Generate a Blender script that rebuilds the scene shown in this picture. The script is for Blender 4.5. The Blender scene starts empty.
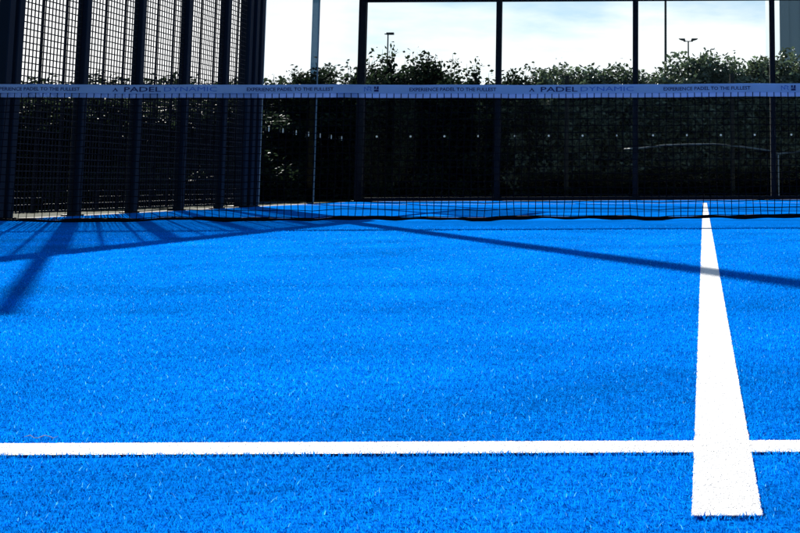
import bpy, math, random
import numpy as np
from mathutils import Vector, Matrix
R = math.radians
random.seed(7)
rng = np.random.default_rng(7)
sc = bpy.context.scene
col = sc.collection

# ------------------------------------------------------------ materials
def mat(name):
    m = bpy.data.materials.new(name); m.use_nodes = True
    nt = m.node_tree; nt.nodes.clear()
    out = nt.nodes.new('ShaderNodeOutputMaterial')
    return m, nt, out

def principled(name, color, rough=.5, metal=0.0, noise=0.0, nscale=8.0, bump=0.0, bscale=60.0, spec=.5, stretch=(1, 1, 1)):
    m, nt, out = mat(name)
    N, L = nt.nodes.new, nt.links.new
    p = N('ShaderNodeBsdfPrincipled')
    p.inputs['Roughness'].default_value = rough
    p.inputs['Metallic'].default_value = metal
    p.inputs['Specular IOR Level'].default_value = spec
    p.inputs['Base Color'].default_value = (*color, 1)
    tc = N('ShaderNodeTexCoord'); mp = N('ShaderNodeMapping'); mp.inputs['Scale'].default_value = stretch
    L(tc.outputs['Object'], mp.inputs['Vector'])
    if noise > 0:
        n = N('ShaderNodeTexNoise'); n.inputs['Scale'].default_value = nscale; n.inputs['Detail'].default_value = 6
        L(mp.outputs[0], n.inputs['Vector'])
        mr = N('ShaderNodeMapRange'); mr.inputs['From Min'].default_value = .3; mr.inputs['From Max'].default_value = .7
        mr.inputs['To Min'].default_value = 1 - noise; mr.inputs['To Max'].default_value = 1 + noise
        L(n.outputs['Fac'], mr.inputs['Value'])
        mx = N('ShaderNodeVectorMath'); mx.operation = 'SCALE'; mx.inputs[0].default_value = color
        L(mr.outputs[0], mx.inputs['Scale']); L(mx.outputs[0], p.inputs['Base Color'])
    if bump > 0:
        n2 = N('ShaderNodeTexNoise'); n2.inputs['Scale'].default_value = bscale; n2.inputs['Detail'].default_value = 4
        L(mp.outputs[0], n2.inputs['Vector'])
        b = N('ShaderNodeBump'); b.inputs['Strength'].default_value = bump; b.inputs['Distance'].default_value = .02
        L(n2.outputs['Fac'], b.inputs['Height']); L(b.outputs[0], p.inputs['Normal'])
    L(p.outputs[0], out.inputs['Surface'])
    return m

def leafy(name, color, trans, mixf=.4, var=.4, rough=.5, per_island=True, spec=.3, patch=0.0, patch_scale=1.2, glint=None):
    """thin fibres or leaves: diffuse front plus light through them, each its own tone"""
    m, nt, out = mat(name)
    N, L = nt.nodes.new, nt.links.new
    geo = N('ShaderNodeNewGeometry')
    mr = N('ShaderNodeMapRange'); mr.inputs['To Min'].default_value = 1 - var; mr.inputs['To Max'].default_value = 1 + var
    L(geo.outputs['Random Per Island'], mr.inputs['Value'])
    fac = mr.outputs[0]
    if patch:
        tc = N('ShaderNodeTexCoord')
        n = N('ShaderNodeTexNoise'); n.inputs['Scale'].default_value = patch_scale; n.inputs['Detail'].default_value = 5
        L(tc.outputs['Object'], n.inputs['Vector'])
        m2 = N('ShaderNodeMapRange'); m2.inputs['From Min'].default_value = .3; m2.inputs['From Max'].default_value = .7
        m2.inputs['To Min'].default_value = 1 - patch; m2.inputs['To Max'].default_value = 1 + patch
        L(n.outputs['Fac'], m2.inputs['Value'])
        mm = N('ShaderNodeMath'); mm.operation = 'MULTIPLY'; L(fac, mm.inputs[0]); L(m2.outputs[0], mm.inputs[1]); fac = mm.outputs[0]
    a = N('ShaderNodeVectorMath'); a.operation = 'SCALE'; a.inputs[0].default_value = color; L(fac, a.inputs['Scale'])
    b = N('ShaderNodeVectorMath'); b.operation = 'SCALE'; b.inputs[0].default_value = trans; L(fac, b.inputs['Scale'])
    if glint:      # sparkle painted in: a few fibres get a paler glint colour
        gt = N('ShaderNodeMath'); gt.operation = 'GREATER_THAN'; gt.inputs[1].default_value = .985
        L(geo.outputs['Random Per Island'], gt.inputs[0])
        for k, q in enumerate((a, b)):
            gm = N('ShaderNodeMixRGB'); L(gt.outputs[0], gm.inputs[0]); L(q.outputs[0], gm.inputs[1]); gm.inputs[2].default_value = (*glint, 1)
            if k == 0: a = gm
            else: b = gm
    p = N('ShaderNodeBsdfPrincipled'); p.inputs['Roughness'].default_value = rough; p.inputs['Specular IOR Level'].default_value = spec
    L(a.outputs[0], p.inputs['Base Color'])
    t = N('ShaderNodeBsdfTranslucent'); L(b.outputs[0], t.inputs['Color'])
    mx = N('ShaderNodeMixShader'); mx.inputs[0].default_value = mixf
    L(p.outputs[0], mx.inputs[1]); L(t.outputs[0], mx.inputs[2]); L(mx.outputs[0], out.inputs['Surface'])
    return m

def glass(name, tint, refl=.6):
    m, nt, out = mat(name)
    N, L = nt.nodes.new, nt.links.new
    t = N('ShaderNodeBsdfTransparent'); t.inputs[0].default_value = (*tint, 1)
    g = N('ShaderNodeBsdfGlossy'); g.inputs['Roughness'].default_value = .03; g.inputs[0].default_value = (.9, .95, 1, 1)
    fr = N('ShaderNodeFresnel'); fr.inputs['IOR'].default_value = 1.45
    mu = N('ShaderNodeMath'); mu.operation = 'MULTIPLY'; mu.inputs[1].default_value = refl
    L(fr.outputs[0], mu.inputs[0])
    mx = N('ShaderNodeMixShader'); L(mu.outputs[0], mx.inputs[0]); L(t.outputs[0], mx.inputs[1]); L(g.outputs[0], mx.inputs[2])
    L(mx.outputs[0], out.inputs['Surface'])
    return m

BLUE = (.0010, .152, .62)
def turf_mat():
    m, nt, out = mat('blue_turf')
    N, L = nt.nodes.new, nt.links.new
    p = N('ShaderNodeBsdfPrincipled'); p.inputs['Roughness'].default_value = .8; p.inputs['Specular IOR Level'].default_value = 0
    tc = N('ShaderNodeTexCoord')
    def noise(scale, lo, hi, detail=4, f0=.3, f1=.7, st=(1, 1, 1)):
        mp = N('ShaderNodeMapping'); mp.inputs['Scale'].default_value = st; L(tc.outputs['Object'], mp.inputs['Vector'])
        n = N('ShaderNodeTexNoise'); n.inputs['Scale'].default_value = scale; n.inputs['Detail'].default_value = detail
        L(mp.outputs[0], n.inputs['Vector'])
        r = N('ShaderNodeMapRange'); r.inputs['From Min'].default_value = f0; r.inputs['From Max'].default_value = f1
        r.inputs['To Min'].default_value = lo; r.inputs['To Max'].default_value = hi
        L(n.outputs['Fac'], r.inputs['Value']); return n, r
    _, a = noise(1.1, .8, 1.15, 6)
    n1, b = noise(140, .65, 1.35, 3)
    _, c = noise(22, .82, 1.18, 4, st=(.6, 1.4, 1))
    m1 = N('ShaderNodeMath'); m1.operation = 'MULTIPLY'; L(a.outputs[0], m1.inputs[0]); L(b.outputs[0], m1.inputs[1])
    m2 = N('ShaderNodeMath'); m2.operation = 'MULTIPLY'; L(m1.outputs[0], m2.inputs[0]); L(c.outputs[0], m2.inputs[1])
    s = N('ShaderNodeVectorMath'); s.operation = 'SCALE'; s.inputs[0].default_value = BLUE
    L(m2.outputs[0], s.inputs['Scale']); L(s.outputs[0], p.inputs['Base Color'])
    bp = N('ShaderNodeBump'); bp.inputs['Strength'].default_value = .35; bp.inputs['Distance'].default_value = .01
    L(n1.outputs['Fac'], bp.inputs['Height']); L(bp.outputs[0], p.inputs['Normal'])
    L(p.outputs[0], out.inputs['Surface'])
    return m

M = dict(
    turf=turf_mat(),
    seam=principled('turf_seam', (.001, .07, .36), .9, noise=.5, nscale=30, spec=0),
    white_turf=principled('white_turf', (.8, .8, .8), .8, noise=.05, nscale=150, bump=.3, bscale=200, spec=.1),
    concrete=principled('pale_concrete', (.15, .15, .15), .9, noise=.25, nscale=5, bump=.3, bscale=80, spec=.1),
    soil=principled('grass_ground', (.02, .03, .014), .95, spec=.05, noise=.5, nscale=2.5, bump=.6, bscale=30),
    post=principled('navy_steel', (.002, .009, .020), .6, spec=.08, noise=.12, nscale=3, bump=.05, bscale=150),
    black=principled('black_steel', (.003, .004, .009), .6, spec=.12, noise=.15, nscale=4, bump=.04, bscale=150),
    wire=principled('black_wire', (.004, .005, .010), .6, spec=.12),
    cord=principled('black_cord', (.004, .004, .007), .9, spec=.05, noise=.3, nscale=60),
    letters=principled('navy_print', (.003, .008, .08), .7),
    letters_blue=principled('blue_print', (.05, .14, .45), .7),
    marker=leafy('white_marker', (.45, .5, .5), (.5, .55, .55), .5, 0, .6),
    glass=glass('clear_glass', (.93, .96, .97), .035),
    joint=glass('tinted_joint', (.18, .27, .35), .10),
    edge=leafy('glass_edge', (.30, .36, .40), (.25, .30, .33), .4, 0, .5, spec=.1),
    galv=principled('galvanised_steel', (.25, .27, .3), .45, .6, noise=.15, nscale=5),
    lampdark=principled('dark_lamp_steel', (.03, .033, .037), .5, .3, noise=.1, nscale=5),
    clad=principled('grey_cladding', (.30, .38, .43), .6, noise=.08, nscale=.8, stretch=(1, 1, .2)),
    roof=principled('roof_sheet', (.1, .11, .12), .6, noise=.1, nscale=2),
    pane=principled('window_pane', (.03, .04, .05), .08, spec=.9),
    rail=principled('pale_rail', (.11, .13, .13), .5, noise=.7, nscale=9),
    wood=principled('dark_wood', (.02, .018, .015), .85, noise=.3, nscale=12, stretch=(1, 1, .1)),
    bark=principled('bark', (.035, .028, .02), .9, noise=.3, nscale=15, stretch=(1, 1, .2)),
    lens=principled('lamp_lens', (.6, .6, .6), .2),
)
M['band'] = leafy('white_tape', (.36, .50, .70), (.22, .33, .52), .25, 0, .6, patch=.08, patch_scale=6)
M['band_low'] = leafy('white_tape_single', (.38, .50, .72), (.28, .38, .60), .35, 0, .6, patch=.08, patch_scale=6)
M['fibre'] = leafy('blue_fibre', BLUE, (.0015, .295, .92), .38, .34, .6, spec=0, patch=.22, patch_scale=2.2, glint=(.12, .58, .95))
M['wfibre'] = leafy('white_fibre', (.9, .9, .9), (.9, .9, .9), .5, .03, .6, spec=0)
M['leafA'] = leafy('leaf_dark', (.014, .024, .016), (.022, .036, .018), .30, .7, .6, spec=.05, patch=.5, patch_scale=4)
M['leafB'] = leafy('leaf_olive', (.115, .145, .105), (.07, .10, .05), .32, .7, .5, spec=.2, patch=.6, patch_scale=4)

# ------------------------------------------------------------ mesh helpers
class MB:
    def __init__(s): s.v = []; s.f = []
    def quad(s, *p):
        n = len(s.v); s.v += [tuple(q) for q in p]; s.f.append(tuple(range(n, n + len(p))))
    def box(s, x0, x1, y0, y1, z0, z1, bev=0):
        n = len(s.v)
        if bev <= 0:
            s.v += [(x0,y0,z0),(x1,y0,z0),(x1,y1,z0),(x0,y1,z0),(x0,y0,z1),(x1,y0,z1),(x1,y1,z1),(x0,y1,z1)]
            for q in ((0,3,2,1),(4,5,6,7),(0,1,5,4),(1,2,6,5),(2,3,7,6),(3,0,4,7)): s.f.append(tuple(n+i for i in q))
        else:   # box with chamfered vertical edges
            b = bev
            ring = [(x0+b,y0),(x1-b,y0),(x1,y0+b),(x1,y1-b),(x1-b,y1),(x0+b,y1),(x0,y1-b),(x0,y0+b)]
            s.v += [(x,y,z0) for x,y in ring] + [(x,y,z1) for x,y in ring]
            for i in range(8):
                j = (i+1) % 8; s.f.append((n+i,n+j,n+8+j,n+8+i))
            s.f.append(tuple(n+i for i in reversed(range(8)))); s.f.append(tuple(n+8+i for i in range(8)))
    def tube(s, pts, r, k=6, cap=True):
        pts = [Vector(p) for p in pts]; rr = r if isinstance(r, (list, tuple)) else [r]*len(pts)
        n = len(s.v)
        for i, p in enumerate(pts):
            d = (pts[min(i+1,len(pts)-1)] - pts[max(i-1,0)]).normalized()
            a = Vector((0,0,1)) if abs(d.z) < .9 else Vector((1,0,0))
            u = d.cross(a).normalized(); w = d.cross(u)
            for j in range(k):
                t = 2*math.pi*j/k; q = p + (u*math.cos(t) + w*math.sin(t))*rr[i]; s.v.append(tuple(q))
        for i in range(len(pts)-1):
            for j in range(k):
                j2 = (j+1) % k
                s.f.append((n+i*k+j, n+i*k+j2, n+(i+1)*k+j2, n+(i+1)*k+j))
        if cap:
            s.f.append(tuple(n+j for j in reversed(range(k)))); m = n+(len(pts)-1)*k; s.f.append(tuple(m+j for j in range(k)))
    def build(s, name, m, parent=None, smooth=False):
        me = bpy.data.meshes.new(name); me.from_pydata(s.v, [], s.f); me.materials.append(m)
        if smooth: me.polygons.foreach_set('use_smooth', [True]*len(me.polygons))
        me.update()
        o = bpy.data.objects.new(name, me); col.objects.link(o); o.parent = parent
        return o

def np_mesh(name, V, F, m, parent=None):
    """V (n,3), F (m,k) all faces of one size"""
    me = bpy.data.meshes.new(name); k = F.shape[1]
    me.vertices.add(len(V)); me.vertices.foreach_set('co', V.astype(np.float32).ravel())
    me.loops.add(F.size); me.loops.foreach_set('vertex_index', F.astype(np.int32).ravel())
    me.polygons.add(len(F)); me.polygons.foreach_set('loop_start', np.arange(0, F.size, k, dtype=np.int32))
    me.update(calc_edges=True); me.materials.append(m)
    o = bpy.data.objects.new(name, me); col.objects.link(o); o.parent = parent
    return o

def thing(name, label, cat, loc=(0,0,0), group=None):
    o = bpy.data.objects.new(name, None); o.empty_display_size = .2; col.objects.link(o); o.location = loc
    o['label'] = label; o['category'] = cat
    if group: o['group'] = group
    return o
def tag(o, label, cat, group=None):
    o['label'] = label; o['category'] = cat
    if group: o['group'] = group
    return o
def struct(o): o['kind'] = 'structure'; return o
def copy_tree(o, parent=None):
    c = o.copy(); col.objects.link(c); c.parent = parent
    for ch in list(o.children): copy_tree(ch, c)
    return c

# ------------------------------------------------------------ setting
b = MB(); b.quad((-400,-400,-.03),(400,-400,-.03),(400,600,-.03),(-400,600,-.03))
struct(b.build('ground', M['soil']))
b = MB()      # concrete apron round the court, a frame of four slabs
b.box(-5.2,-5.0,-10.2,10.2,-.2,-.006); b.box(5.0,5.2,-10.2,10.2,-.2,-.006)
b.box(-5.0,5.0,10.0,10.2,-.2,-.006); b.box(-5.0,5.0,-10.2,-10.0,-.2,-.006)
struct(b.build('concrete_apron', M['concrete']))
b = MB(); b.quad((-5,-10,-.0055),(5,-10,-.0055),(5,10,-.0055),(-5,10,-.0055)); struct(b.build('court_surface', M['turf']))
LW = .0247
OV = 7.166
b = MB()
b.quad((-LW,-OV,-.0035),(LW,-OV,-.0035),(LW,OV,-.0035),(-LW,OV,-.0035))
SY = -6.934
for y in (SY, 6.95):
    b.quad((-4.99,y-LW,-.0035),(-LW,y-LW,-.0035),(-LW,y+LW,-.0035),(-4.99,y+LW,-.0035))
    b.quad((LW,y-LW,-.0035),(4.99,y-LW,-.0035),(4.99,y+LW,-.0035),(LW,y+LW,-.0035))
struct(b.build('court_line', M['white_turf']))
b = MB()      # seams between the turf rolls
for y in (-5.14, -2.70, 1.2, 5.1):
    pts = np.linspace(-5, 5, 60)
    for i in range(59):
        w0 = .004 + .003*math.sin(pts[i]*7+y); w1 = .004 + .003*math.sin(pts[i+1]*7+y)
        if abs(pts[i]) < .09: continue
        b.quad((pts[i],y-w0,-.0042),(pts[i+1],y-w1,-.0042),(pts[i+1],y+w1,-.0042),(pts[i],y+w0,-.0042))
struct(b.build('turf_seam', M['seam']))

# turf fibres standing near the camera
CY = -8.066
def fibres(x, y, line):
    D = y-CY
    keep = rng.random(len(x)) < np.clip((7.2-D)/3.0, 0, 1)
    inl = ((np.abs(x) < LW) & (y > -OV)) | (np.abs(y-SY) < LW)
    keep &= inl if line else ~inl
    x, y, D = x[keep], y[keep], D[keep]; n = len(x)
    ht = .0021 + .0018*rng.random(n)
    wd = (.0005 + .0004*rng.random(n))*np.clip(D, 1, 6)**.6*(1.3 if line else 1)
    az = rng.random(n)*2*np.pi
    k = .35 if line else 1
    lx = rng.normal(0, .5, n)*ht*k; ly = rng.normal(-.05, .5, n)*ht*k
    ux, uy = np.cos(az)*wd*.5, np.sin(az)*wd*.5
    z0 = np.full(n, -.0034 if line else -.0040); ht = ht*(.26 if line else 1)
    V = np.stack([
        np.stack([x-ux, y-uy, z0], 1), np.stack([x+ux, y+uy, z0], 1),
        np.stack([x+ux*.8+lx*.45, y+uy*.8+ly*.45, z0+ht*.6], 1), np.stack([x-ux*.8+lx*.45, y-uy*.8+ly*.45, z0+ht*.6], 1),
        np.stack([x+ux*.3+lx, y+uy*.3+ly, z0+ht], 1), np.stack([x-ux*.3+lx, y-uy*.3+ly, z0+ht], 1)], 1).reshape(-1, 3)
    base = (np.arange(n)*6)[:, None]
    return V, np.concatenate([base+np.array([[0,1,2,3]]), base+np.array([[3,2,4,5]])], 0)
n = 1150000
D = .62+6.5*rng.random(n)
V, F = fibres((-.62*D-.25) + (.80*D+.5)*rng.random(n), CY+D, False)
o = np_mesh('turf_fibres', V, F, M['fibre']); o['kind'] = 'stuff'; o['label'] = 'short blue artificial turf fibres of the padel court'; o['category'] = 'turf'
n1, n2 = 60000, 60000
x = np.concatenate([rng.uniform(-1.2, .6, n1), rng.uniform(-LW, LW, n2)])
y = np.concatenate([SY+rng.uniform(-LW*.94, LW*.9, n1), -OV+4.5*rng.random(n2)**1.6])
V, F = fibres(x, y, True)
o = np_mesh('line_fibres', V, F, M['wfibre']); o['kind'] = 'stuff'; o['label'] = 'short white turf fibres of the court lines'; o['category'] = 'turf'

# a pale loose strand lying by the service line
b = MB(); b.tube([(-.634+.0045*i, -6.900+.002*math.sin(i*1.7), .0004+.0012*math.sin(i*1.9)) for i in range(8)], [.0002,.0004,.0003,.0004,.0004,.0003,.0003,.0001], 5)
tag(b.build('loose_strand', M['marker']), 'thin pale loose strand lying on the blue turf beside the service line', 'strand')

# ------------------------------------------------------------ net
def ztop(x): return .868 + .026*(x/5)**2 + .0018*math.sin(x*2.3+1) + .0012*math.sin(x*7.1) + .0006*math.sin(x*19+2)
net = thing('padel_net', 'black padel net with white printed top tape stretched across the blue court', 'net')
XS = [i*.1-4.95 for i in range(100)]
def strip(mb, y, zt, zb, th):
    for i in range(len(XS)-1):
        a, c = XS[i], XS[i+1]
        for yy in (y, y+th):
            mb.quad((a,yy,ztop(a)-zb),(c,yy,ztop(c)-zb),(c,yy,ztop(c)-zt),(a,yy,ztop(a)-zt))
        mb.quad((a,y,ztop(a)-zt),(c,y,ztop(c)-zt),(c,y+th,ztop(c)-zt),(a,y+th,ztop(a)-zt))
        mb.quad((a,y,ztop(a)-zb),(c,y,ztop(c)-zb),(c,y+th,ztop(c)-zb),(a,y+th,ztop(a)-zb))
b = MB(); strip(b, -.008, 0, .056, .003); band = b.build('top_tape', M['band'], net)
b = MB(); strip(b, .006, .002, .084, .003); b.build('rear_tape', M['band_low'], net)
# net cords
rows = [.044*i for i in range(1, 19)]
b = MB()
pitch = .0465
nx = int(9.9/pitch)
def wob(x, z): return .003*math.sin(x*9+z*14)+.003*math.sin(x*23-z*31)*(1.2-z)
def lowz(x): return .013 + .004*math.sin(x*5.1) + .003*math.sin(x*11.3+2) + .002*math.sin(x*23)
def nety(x, z): return (.9-z)*.035*math.sin(x*1.7) + .012*(1-z)*math.sin(x*6.3+2)
for i in range(nx+1):
    x = -4.95 + i*pitch
    zt = ztop(x)-.045; pts = []
    for k in range(8):
        t = k/7; z = zt*(1-t) + lowz(x)*t
        pts.append((x+wob(x, z), nety(x, z), z))
    b.tube(pts, .0025, 4, False)
for r in range(18):
    pts = []
    for i in range(0, nx+1, 2):
        x = -4.95 + i*pitch; t = (r+1)/18.0
        zt = ztop(x)-.05; z = zt*(1-t) + (lowz(x)+.022*(1-t)+.012)*t
        pts.append((x, nety(x, z), z+.002*math.sin(x*17+r)))
    b.tube(pts, .0025, 4, False)
b.build('net_mesh', M['cord'], net)
b = MB(); b.tube([(-4.95+.05*i, nety(-4.95+.05*i, .02)+.004*math.sin(i*.9), lowz(-4.95+.05*i)) for i in range(199)], [.0105+.003*math.sin(i*.37)+.002*math.sin(i*1.1) for i in range(199)], 8)
b.build('bottom_cord', M['cord'], net, True)
for s in (-1, 1):
    b = MB(); b.box(s*5.0-.04, s*5.0+.04, -.04, .04, 0, .93, .008); b.box(s*5.0-.09, s*5.0+.09, -.09, .09, 0, .008)
    b.build('net_post', M['black'], net)

def text_mesh(txt, width, height, x, zoff, m, name='lettering', shear=0, y=-.0092):
    cu = bpy.data.curves.new('t', 'FONT'); cu.body = txt; cu.shear = shear; cu.offset = {'E': .018, 'P': .014, 'D': 0}[txt[0]]; cu.resolution_u = 2
    o = bpy.data.objects.new('t', cu); col.objects.link(o)
    bpy.context.view_layer.update()
    me = bpy.data.meshes.new_from_object(o.evaluated_get(bpy.context.evaluated_depsgraph_get()))
    bpy.data.objects.remove(o); bpy.data.curves.remove(cu)
    xs = [v.co.x for v in me.vertices]; ys = [v.co.y for v in me.vertices]
    x0, x1, y0, y1 = min(xs), max(xs), min(ys), max(ys)
    for v in me.vertices:
        u = (v.co.x-x0)/(x1-x0); w = (v.co.y-y0)/(y1-y0)
        X = x+u*width
        v.co = (X, y, ztop(X)-.028-zoff+(w-.5)*height)
    me.materials.clear(); me.materials.append(m)
    me.name = name
    q = bpy.data.objects.new(name, me); col.objects.link(q); q.parent = band
    return q
PX = 1/154.4
def ux(u): return (u-705.3)*PX
for base in (-417.5, 0, 417.5):
    for u in (246, 409):
        if base+u > 1200: continue
        text_mesh('EXPERIENCE PADEL TO THE FULLEST', 87*PX, .023, ux(u+base), .002, M['letters'])
    text_mesh('PADEL', 37*PX, .032, ux(123+base), .001, M['letters'])
    text_mesh('DYNAMIC', 53*PX, .029, ux(163+base), .001, M['letters_blue'])
    # triangle mark
    b = MB(); X = ux(111+base)
    w = 6*PX
    for (p, q, r_) in (((0,-.5),(.30,-.5),(.5,.1)), ((.32,-.12),(.62,-.12),(.5,.5)), ((.70,-.5),(1,-.5),(.5,.5))):
        b.quad(*[(X+a*w, -.0092, ztop(X)-.029+c*.026) for a, c in (p, q, r_)])
    b.build('emblem', M['letters'], band)
    # zigzag outline and dark square with a light notch
    X = ux(364+base); b = MB(); zc = ztop(X)-.029
    zz = [(0,-.016),(0,.014),(.022,-.010),(.022,.016),(.044,.010),(.036,-.002),(.046,-.014)]
    for (a0, c0), (a1, c1) in zip(zz[:-1], zz[1:]):
        d = Vector((a1-a0, c1-c0)).normalized()*.0022; nx_, nz_ = -d.y, d.x
        b.quad((X+a0+nx_,-.0092,zc+c0+nz_),(X+a0-nx_,-.0092,zc+c0-nz_),(X+a1-nx_,-.0092,zc+c1-nz_),(X+a1+nx_,-.0092,zc+c1+nz_))
    b.build('emblem', M['letters_blue'], band)
    b = MB(); X2 = X+.062
    b.quad((X2,-.0092,zc-.017),(X2+.030,-.0092,zc-.017),(X2+.030,-.0092,zc-.004),(X2,-.0092,zc-.004))
    b.quad((X2,-.0092,zc+.001),(X2+.012,-.0092,zc+.001),(X2+.012,-.0092,zc+.017),(X2,-.0092,zc+.017))
    b.quad((X2+.015,-.0092,zc-.002),(X2+.030,-.0092,zc-.002),(X2+.030,-.0092,zc+.018),(X2+.019,-.0092,zc+.018))
    b.build('emblem', M['letters'], band)

# ------------------------------------------------------------ side fence (mesh) on the left
fence = thing('mesh_fence', 'dark steel post and wire mesh fence along the left side of the court', 'fence', (-5, 1, 0))
def loc(o, p): return (o[0]-p[0], o[1]-p[1], o[2]-p[2])
FO = (-5, 1, 0)
ypost = [.97+.9925*k for k in range(5)] + [5.955]
def part(mb, name, m, root, off, smooth=False):
    mb.v = [(v[0]-off[0], v[1]-off[1], v[2]-off[2]) for v in mb.v]
    return mb.build(name, m, root, smooth)
def fpost(x0, x1, y0, y1, h, root=fence, off=FO, m='post'):
    b = MB(); b.box(x0, x1, y0, y1, -.006, min(h, 3.0), .006)
    p = part(b, 'post', M[m], root, off)
    b = MB(); b.box(x0-.03, x1+.005, y0-.03, y1+.03, -.0065, .006)
    part(b, 'base_plate', M['black'], p, off)
    return p
for i, y in enumerate(ypost):
    p = fpost(-5.082, -5.0, y-.04, y+.04, 3.0)
    if i == 1:
        b = MB(); b.box(-5.09, -5.045, y-.02, y+.02, 3.101, 4.14); part(b, 'post_extension', M['post'], p, FO)
fpost(-5.082, -5.0, .80, .88, 3.0)      # gate stile beside the first post
for y in (-.88, -1.9):
    fpost(-5.082, -5.0, y-.04, y+.04, 3.0)
def mesh_panel(root, off, y0, y1, z0, z1, x=-5.042, t=.0036):
    b = MB(); n = int((y1-y0)/.05); s = (y1-y0-.01)/n
    for i in range(n+1):
        y = y0+.005+i*s; b.box(x-t, x+t, y-t, y+t, z0, z1)
    m = int((z1-z0)/.05)
    for j in range(m+1):
        z = z0+.012+j*(z1-z0-.03)/m; b.box(x+t, x+3*t, y0+.002, y1-.002, z-t, z+t)
    return part(b, 'mesh_panel', M['wire'], root, off)
for a, c in zip(ypost[:-1], ypost[1:]):
    if c > 5.9: fpost(-5.082, -5.0, 5.74, 5.83, 3.0); c = 5.56
    p = mesh_panel(fence, FO, a+.04, c-.04, .03, 2.96)
    for d, w in ((.385, .0055), (.735, .0065)):
        b = MB(); y = a+d; b.box(-5.062, -5.046, y-w, y+w, .03, 2.96); part(b, 'stiffener', M['wire'], p, FO)
mesh_panel(fence, FO, -1.86, -.92, .03, 2.96)
for (a, c) in ((1.0+.93-.89, 1.96-.04), (2.0, 5.995), (-1.94, 1.01)):
    b = MB(); b.box(-5.085, -4.995, a, c, 2.99, 3.10); part(b, 'top_rail', M['post'], fence, FO)

# ------------------------------------------------------------ glass side wall + back wall
GO = (-5, 8, 0)
side = thing('glass_side_wall', 'clear glass side wall with wire mesh above, at the far left corner of the court', 'glass wall', GO)
def dots_y(p, x, y0, y1, z, off):
    y = y0
    while y < y1:
        b = MB(); n = 12
        ring = [(y+.017*math.cos(2*math.pi*k/n), z+.030*math.sin(2*math.pi*k/n)) for k in range(n)]
        b.quad(*[(x, q[0], q[1]) for q in ring]); b.quad(*[(x+.004, q[0], q[1]) for q in reversed(ring)])
        for k in range(n):
            q, r_ = ring[k], ring[(k+1) % n]; b.quad((x,*q),(x,*r_),(x+.004,*r_),(x+.004,*q))
        part(b, 'marker_dot', M['marker'], p, off); y += .483
b = MB(); b.box(-5.012, -5.0, 6.012, 7.985, .03, 2.98); g1 = part(b, 'glass_panel', M['glass'], side, GO)
b = MB(); b.box(-5.013, -4.998, 6.0, 6.011, .02, 2.98); part(b, 'glass_edge', M['edge'], g1, GO)
b = MB(); b.box(-5.012, -5.0, 8.015, 9.985, .03, 2.98); g2 = part(b, 'glass_panel', M['glass'], side, GO)
b = MB(); b.box(-5.013, -4.998, 7.990, 7.9955, .02, 2.98); part(b, 'glass_edge', M['edge'], g2, GO)
dots_y(g1, -4.997, 6.23, 8.0, .87, GO); dots_y(g2, -4.997, 8.16, 9.5, .87, GO)
b = MB(); b.box(-5.09, -5.016, 7.96, 8.04, .0, 4.0, .005); part(b, 'corner_joint', M['joint'], side, GO)
b = MB(); b.box(-5.09, -5.016, 7.95, 9.92, 3.0, 3.05); b.box(-5.09, -5.016, 7.95, 9.92, 4.0, 4.05); part(b, 'rail', M['post'], side, GO)
b = MB(); b.box(-5.09, -5.016, 5.998, 7.94, 2.985, 3.035); part(b, 'rail', M['galv'], side, GO)
mesh_panel(side, GO, 8.05, 9.92, 3.06, 3.99, x=-5.05)

BO = (0, 10, 0)
back = thing('glass_back_wall', 'clear glass back wall with dark posts and white marker dots at the far end', 'glass wall', BO)
for i, x in enumerate((-5, -3, -1, 1, 3, 5)):
    w = .040 if i not in (0, 5) else .055
    b = MB(); b.box(x-w, x+w, 10.014, 10.094, .008, 4.0, .005); p = part(b, 'post', M['black'], back, BO)
    b = MB(); b.box(x-w-.04, x+w+.04, 10.0, 10.14, -.004, .008); part(b, 'base_plate', M['black'], p, BO)
for z in (2.905, 4.0):
    b = MB(); b.box(-5.05, 5.05, 10.096 if z < 3 else 10.02, 10.136 if z < 3 else 10.09, z, z+.07); part(b, 'rail', M['black'], back, BO)
b = MB(); b.box(-5.05, 5.05, 10.015, 10.05, -.003, .05); part(b, 'bottom_rail', M['black'], back, BO)
for x in (-5, -3, -1, 1, 3):
    b = MB(); b.box(x+.01, x+1.99, 10.0, 10.012, .03, 2.98); g = part(b, 'glass_panel', M['glass'], back, BO)
    for k in range(4):
        X = x+.26+.49*k; n = 12; b = MB()
        ring = [(X+.015*math.cos(2*math.pi*j/n), .925+.015*math.sin(2*math.pi*j/n)) for j in range(n)]
        b.quad(*[(q[0], 9.994, q[1]) for q in ring]); b.quad(*[(q[0], 9.998, q[1]) for q in reversed(ring)])
        for j in range(n):
            q, r_ = ring[j], ring[(j+1) % n]
            b.quad((q[0],9.994,q[1]),(r_[0],9.994,r_[1]),(r_[0],9.998,r_[1]),(q[0],9.998,q[1]))
        part(b, 'marker_dot', M['marker'], g, BO)
    b = MB(); t = .002
    for i in range(41):
        xx = x+.02+i*.049; b.box(xx-t, xx+t, 10.05, 10.05+2*t, 3.0, 3.995)
    for j in range(20):
        zz = 3.02+j*.05; b.box(x+.005, x+1.995, 10.05+2*t, 10.05+4*t, zz-t, zz+t)
    part(b, 'mesh_panel', M['wire'], back, BO)

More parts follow.
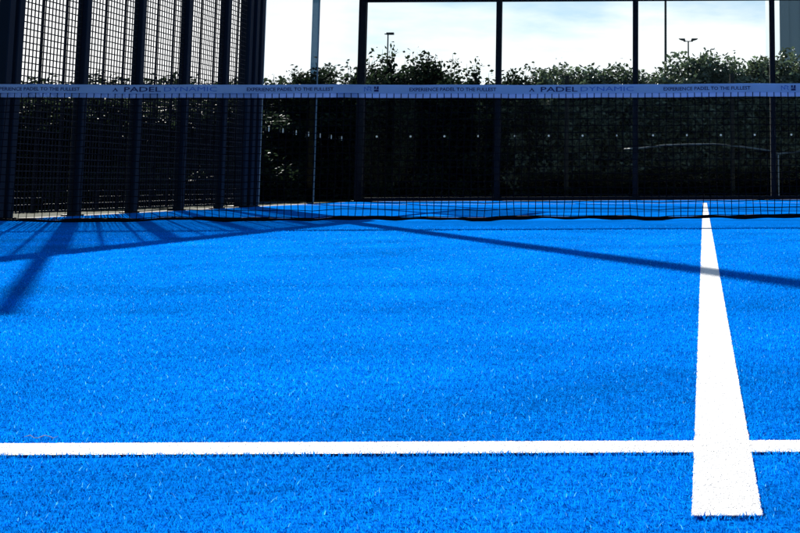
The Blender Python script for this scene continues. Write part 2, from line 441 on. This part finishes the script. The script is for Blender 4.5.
# ------------------------------------------------------------ court floodlight pole
PO = (-5.07, 5.63, 0)
pole = thing('floodlight_pole', 'tall dark steel floodlight pole at the end of the mesh fence', 'light pole', PO)
b = MB(); b.box(-.055, .055, -.055, .055, .012, 6.2, .012); b.build('pole', M['post'], pole)
b = MB(); b.box(-.13, .13, -.11, .11, 0, .012); b.build('base_plate', M['black'], pole)
b = MB(); b.box(.056, .75, -.03, .03, 6.05, 6.11); b.build('arm', M['post'], pole)
for dy in (-.28, .28):
    b = MB(); b.box(.52, .92, dy-.22, dy+.22, 5.95, 6.03, .02); h = b.build('lamp_head', M['lampdark'], pole)
    b = MB(); b.box(.55, .89, dy-.19, dy+.19, 5.942, 5.949); b.build('lens', M['lens'], h)

# ------------------------------------------------------------ street lamps, mast
def lamp(loc_, h, kind, label, r=.06):
    t = thing('street_lamp', label, 'lamp post', loc_)
    b = MB(); b.tube([(0,0,0),(0,0,h*.5),(0,0,h)], [r*1.5, r*1.1, r*.7], 8); b.build('pole', M['lampdark'], t)
    if kind == 'double':
        b = MB(); b.box(-.30, .30, -.04, .04, h, h+.05); b.build('arm', M['lampdark'], t)
        for s in (-1, 1):
            b = MB()
            P = [(.16,h+.02),(.55,h+.14),(.62,h+.20),(.22,h+.20)]
            for yy in (-.17,.17): b.quad(*[(s*a, yy, c) for a, c in P])
            for k in range(4):
                (a,c),(d,e) = P[k], P[(k+1)%4]; b.quad((s*a,-.17,c),(s*d,-.17,e),(s*d,.17,e),(s*a,.17,c))
            b.build('lamp_head', M['lampdark'], t)
    else:
        b = MB(); b.box(-.10, .38, -.12, .12, h, h+.14, .04); b.build('lamp_head', M['lampdark'], t)
        b = MB(); b.box(-.22, -.11, -.05, .05, h+.02, h+.08); b.build('bracket', M['lampdark'], t)
    return t
lamp((-20.4, 72, 0), 9.9, 'single', 'small single-headed street lamp rising above the highest part of the hedge')
lamp((-.95, 72, 0), 9.35, 'double', 'thin street lamp with a flat double head beside the clouds', r=.065)
t = thing('tall_mast', 'very tall thin grey mast behind the hedge, running out of the top of the picture', 'mast', (-1.82, 52, 0))
b = MB(); b.tube([(0,0,0),(0,0,7),(0,0,14)], [.075,.06,.045], 8); b.build('pole', M['lampdark'], t)
b = MB(); b.box(-.7,.7,-.04,.04,14.0,14.08); b.build('crossbar', M['lampdark'], t)
for s in (-.5, .5):
    b = MB(); b.box(s-.17, s+.17,-.14,.14,13.74,13.99,.02); b.build('lamp_head', M['lampdark'], t)

# ------------------------------------------------------------ building at the right
t = thing('grey_building', 'plain grey-blue clad building standing behind the hedge at the right edge', 'building', (2.2, 27.5, 0))
b = MB(); b.box(0, 9, 0, 8, 0, 7.2)
b.build('wall', M['clad'], t)
b = MB()
for i in range(1, 30):
    x = i*.3; b.box(x-.012, x+.012, -.018, -.002, .05, 7.15)
b.build('cladding_seam', M['clad'], t)
b = MB(); b.box(-.05, 9.15, -.1, 8.1, 7.21, 7.4); b.build('roof', M['roof'], t)
for x in (3, 6):
    b = MB(); b.box(x, x+1.2, -.05, -.02, 3.2, 4.6); w = b.build('window', M['lampdark'], t)
    b = MB(); b.box(x+.06, x+1.14, -.065, -.052, 3.26, 4.54); b.build('pane', M['pane'], w)

# ------------------------------------------------------------ curved rail and posts in front of the hedge
t = thing('curved_rail', 'pale grey rail arching low in front of the hedge beyond the back glass', 'rail', (0, 12.2, 0))
pts = [(-1.3,.785),(-1.05,.80),(-.65,.845),(-.25,.86),(.18,.86),(.58,.82),(.92,.775),(1.12,.735),(1.2,.70),(1.35,.715),(1.75,.75),(2.5,.78)]
b = MB(); b.tube([(x, 0, z) for x, z in pts], .015, 8); b.build('handrail', M['rail'], t, True)
for x in (1.2, 2.5):
    z = np.interp(x, [p[0] for p in pts], [p[1] for p in pts])
    b = MB(); b.tube([(x,0,-.03),(x,0,float(z)-.014)], .012, 6); b.build('rail_post', M['galv'], t)
for x, y, h, l in ((.50, 14.0, 2.16, 'dark wooden post rising through the bushes left of the grey building'), (-2.44, 14.1, 2.15, 'dark wooden post with its top just showing above the middle of the hedge')):
    t = MB(); t.box(x-.038, x+.038, y-.038, y+.038, -.03, h, .006); t.build('wooden_post', M['wood'])
    o = bpy.data.objects[[o.name for o in bpy.data.objects if o.name.startswith('wooden_post')][-1]]
    tag(o, l, 'post', 'wooden posts in the hedge')

# ------------------------------------------------------------ bushes
def bush_proto(seed, W, H, nshoot, nfill, leaf, m, twiggy=.25):
    r = np.random.default_rng(seed)
    C = []; wood = MB()
    # lobes that make an uneven outline
    lobes = []
    for _ in range(9):
        lobes.append((r.uniform(-.32, .32)*W, r.uniform(-.3, .3)*W, r.uniform(.25, .86)*H, r.uniform(.16, .30)*W, r.uniform(.10, .2)*H))
    for (lx, ly, lz, lr, lh) in lobes:
        k = nfill//13
        d = r.normal(size=(k, 3)); d /= np.linalg.norm(d, axis=1)[:, None]; rad = r.random(k)**.45
        C.append(np.stack([lx+d[:,0]*lr*rad, ly+d[:,1]*lr*rad, np.maximum(.05, lz+d[:,2]*lh*1.15*rad)], 1))
    # clumps of leaves with dark gaps between them, down to the ground
    for _ in range(70):
        c = np.array([r.normal(0, .27)*W, r.normal(0, .24)*W, r.uniform(.05, .80)*H]); k = nfill//90
        C.append(c + r.normal(0, 1, (k, 3))*np.array([.075, .075, .055])*r.uniform(.7, 1.4))
    for _ in range(26):
        c = np.array([r.normal(0, .36)*W, r.normal(0, .3)*W, r.uniform(.02, .24)*H]); k = nfill//90
        C.append(c + r.normal(0, 1, (k, 3))*np.array([.10, .10, .06])*1.2)
    for i in range(nshoot):
        a = r.uniform(0, 2*np.pi); rr = r.uniform(0, .42)*W
        tip = np.array([rr*np.cos(a), rr*np.sin(a), H*(r.uniform(.72, 1.0) - .35*(rr/(.42*W))**2)])
        base = np.array([tip[0]*.2, tip[1]*.2, 0])
        mid = (base+tip)/2 + np.array([0, 0, .12*H]) + r.normal(0, .04, 3)
        pts = [base, mid, tip]
        wood.tube([tuple(p) for p in pts], [.014, .008, .002], 4, False)
        n = int(22 + 16*r.random())
        t = r.uniform(.45, 1.0, n)[:, None]
        P = (1-t)**2*base + 2*t*(1-t)*mid + t*t*tip
        sp = .055 + .05*(1-t)
        C.append(P + r.normal(0, 1, (n, 3))*sp)
    C = np.concatenate(C); n = len(C)
    d = r.normal(size=(n, 3)); d[:, 2] = d[:, 2]*.6 - .1; d /= np.linalg.norm(d, axis=1)[:, None]
    u = np.cross(d, r.normal(size=(n, 3))); u /= np.linalg.norm(u, axis=1)[:, None]
    nn = np.cross(d, u)
    L_ = (leaf*r.uniform(.6, 1.35, n))[:, None]; w_ = L_*.27
    V = np.stack([C, C+d*L_*.5+u*w_+nn*L_*.07, C+d*L_, C+d*L_*.5-u*w_+nn*L_*.07], 1).reshape(-1, 3)
    base = (np.arange(n)*4)[:, None]
    F = np.concatenate([base+np.array([[0,1,2]]), base+np.array([[0,2,3]])], 0)
    root = thing('bush', '', 'bush', (0,0,0))
    np_mesh('foliage', V, F, m, root)
    wood.build('stems', M['bark'], root)
    return root
# u = distance right of the centre line, far row (x, depth y, height, width factor, kind)
protos = []
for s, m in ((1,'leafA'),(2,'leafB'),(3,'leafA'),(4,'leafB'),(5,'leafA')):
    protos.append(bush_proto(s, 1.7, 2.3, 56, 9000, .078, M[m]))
used = [False]*5
def place(x, y, h, w, k, label, group):
    k = k % 5
    if used[k]: o = copy_tree(protos[k])
    else: o = protos[k]; used[k] = True
    o.location = (x, y, -.03); o.scale = (w, w, h/2.3); o.rotation_euler.z = random.uniform(0, 6.28)
    o['label'] = label; o['group'] = group
    return o
G1 = 'bushes of the hedge behind the back glass'; G2 = 'bushes behind the left mesh fence'; G3 = 'bushes filling the hedge behind its front row'
HZ = lambda u: 183.8 + .0046*(704-u)
front = [(262,81,'low sparse bush showing right of the floodlight pole'),
 (298,76,'thin low bush seen through the glass side wall'),
 (334,69,'loose bush right of the tinted glass joint'),
 (362,64,'bush directly behind the corner post of the back glass'),
 (388,54,'tallest dark bush, under the small single-headed street lamp'),
 (417,56,'tall dense bush right of the small single-headed street lamp'),
 (446,61,'rounded dense bush midway between the corner post and the next post'),
 (474,69,'bush sloping down just left of the second back post'),
 (508,76,'low bush directly behind the second back post'),
 (540,70,'leafy bush just right of the second back post'),
 (562,63,'bush with tall wispy shoots in the middle of the second glass panel'),
 (592,70,'wispy bush left of the third back post'),
 (619,63,'bush with upright shoots just left of the third back post'),
 (650,78,'low bush between the third back post and the tall mast'),
 (678,77,'low bush between the tall mast and the double-headed street lamp'),
 (706,55,'tall leafy bush just right of the double-headed street lamp'),
 (735,55,'full bush behind the dark wooden post'),
 (763,58,'bush just left of the fourth back post'),
 (790,70,'bush in front of the grey building'),
 (822,62,'bush right of the grey building front corner')]
for i, (u, v, l) in enumerate(front):
    D = 23.6 + .5*((i*7) % 5)/4
    x = (u-704)/1245*D; z = .23 + (HZ(u)-v+(11 if u < 545 else 6))*D/1245
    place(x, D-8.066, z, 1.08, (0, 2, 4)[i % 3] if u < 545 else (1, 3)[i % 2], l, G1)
for i in range(24):
    D = 26.0 + .8*random.random(); u = 262+i*29 if i < 20 else 256+(i-20)*22; D += .9*(i >= 20)
    x = (u-704)/1245*D; z = .23+(HZ(u)-(random.uniform(84, 90) if u < 545 else random.uniform(106, 116)))*D/1245
    place(x, D-8.066, z, 1.25 if i < 20 else 1.7, i*2, 'bush hidden deep in the hedge behind its front row', G3)
for i in range(39):
    D = 14.6 + (i%13)*.95 + (0, .5, .25)[i//13]; x = -9.2+.25*math.sin(i*2.1) - (0, 1.0, -.7)[i//13]
    u = 704+x/D*1245; z = .23+(HZ(u)-random.uniform(71, 79))*D/1245
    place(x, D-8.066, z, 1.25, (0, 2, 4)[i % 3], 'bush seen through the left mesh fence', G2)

for i in range(9):  # dark-leaved shrubs added to keep the shaded hedge foot black
    u = 560+i*33+random.uniform(-6, 6); D = 22.6+.3*random.random()
    place((u-704)/1245*D, D-8.066, random.uniform(.50, .66), .8, (0, 2, 4)[i % 3], 'low dark shrub added as shade at the foot of the hedge', 'low dark shrubs added as shade along the foot of the hedge')

# ------------------------------------------------------------ camera
W_, H_ = 1024, 682
f, cx, cy, pi_, ya, ro, hh, X0, D0 = 1245.62, 699.86, 34.752, .1191, .0023, -.0046, .2258, -.0154, 8.0658
cam = bpy.data.cameras.new('camera'); co = bpy.data.objects.new('camera', cam); col.objects.link(co)
cam.sensor_width = 36; cam.lens = f/800*36; cam.shift_x = (400-cx)/800; cam.shift_y = (cy-266.5)/800
cam.clip_start = .02; cam.clip_end = 2000
Mx = Matrix.Rotation(ya, 4, 'Z') @ Matrix.Rotation(math.pi/2+pi_, 4, 'X') @ Matrix.Rotation(ro, 4, 'Z')
co.matrix_world = Matrix.Translation((X0, -D0, hh)) @ Mx
sc.camera = co

# ------------------------------------------------------------ light
EL = R(25.7); AZ = math.atan2(.489, 1)
s = Vector((-math.sin(AZ)*math.cos(EL), math.cos(AZ)*math.cos(EL), math.sin(EL)))
sun = bpy.data.lights.new('sun', 'SUN'); sun.energy = 5.0; sun.angle = R(.3); sun.color = (1, .95, .86)
so = bpy.data.objects.new('sun', sun); col.objects.link(so); so.rotation_euler = s.to_track_quat('Z', 'Y').to_euler()
w = bpy.data.worlds.new('World'); sc.world = w; w.use_nodes = True
nt = w.node_tree; nt.nodes.clear(); N, L = nt.nodes.new, nt.links.new
sky = N('ShaderNodeTexSky'); sky.sky_type = 'NISHITA'; sky.sun_disc = False; sky.sun_elevation = EL; sky.dust_density = .05; sky.ozone_density = 1.6; sky.sun_rotation = -AZ
tc = N('ShaderNodeTexCoord'); mp = N('ShaderNodeMapping'); mp.inputs['Scale'].default_value = (1, 1, 4.0); mp.inputs['Location'].default_value = (.35, 0, .2)
L(tc.outputs['Generated'], mp.inputs['Vector'])
n = N('ShaderNodeTexNoise'); n.inputs['Scale'].default_value = 3.6; n.inputs['Detail'].default_value = 8; n.inputs['Roughness'].default_value = .55
L(mp.outputs[0], n.inputs['Vector'])
cr = N('ShaderNodeValToRGB'); cr.color_ramp.elements[0].position = .34; cr.color_ramp.elements[1].position = .49
L(n.outputs['Fac'], cr.inputs[0])
sx = N('ShaderNodeSeparateXYZ'); L(tc.outputs['Generated'], sx.inputs[0])
low = N('ShaderNodeMapRange'); low.inputs['From Min'].default_value = .12; low.inputs['From Max'].default_value = .33
low.inputs['To Min'].default_value = 1; low.inputs['To Max'].default_value = .1; L(sx.outputs[2], low.inputs['Value'])
ml = N('ShaderNodeMath'); ml.operation = 'MULTIPLY'; L(cr.outputs[0], ml.inputs[0]); L(low.outputs[0], ml.inputs[1])
mx = N('ShaderNodeMixRGB'); az = N('ShaderNodeMapRange'); az.inputs['From Min'].default_value = -.1; az.inputs['From Max'].default_value = .4; L(sx.outputs[1], az.inputs['Value'])
m3 = N('ShaderNodeMath'); m3.operation = 'MULTIPLY'; L(ml.outputs[0], m3.inputs[0]); L(az.outputs[0], m3.inputs[1])
L(m3.outputs[0], mx.inputs[0]); L(sky.outputs[0], mx.inputs[1]); mx.inputs[2].default_value = (11.5, 11.6, 11.6, 1)
bg = N('ShaderNodeBackground'); bg.inputs[1].default_value = .05; L(mx.outputs[0], bg.inputs[0])
wo = N('ShaderNodeOutputWorld'); L(bg.outputs[0], wo.inputs[0])
sc.view_settings.view_transform = 'Standard'; sc.view_settings.look = 'None'; sc.view_settings.gamma = 1
sc.view_settings.use_curve_mapping = False; sc.view_settings.exposure = 1.1
sc.cycles.transparent_max_bounces = 24
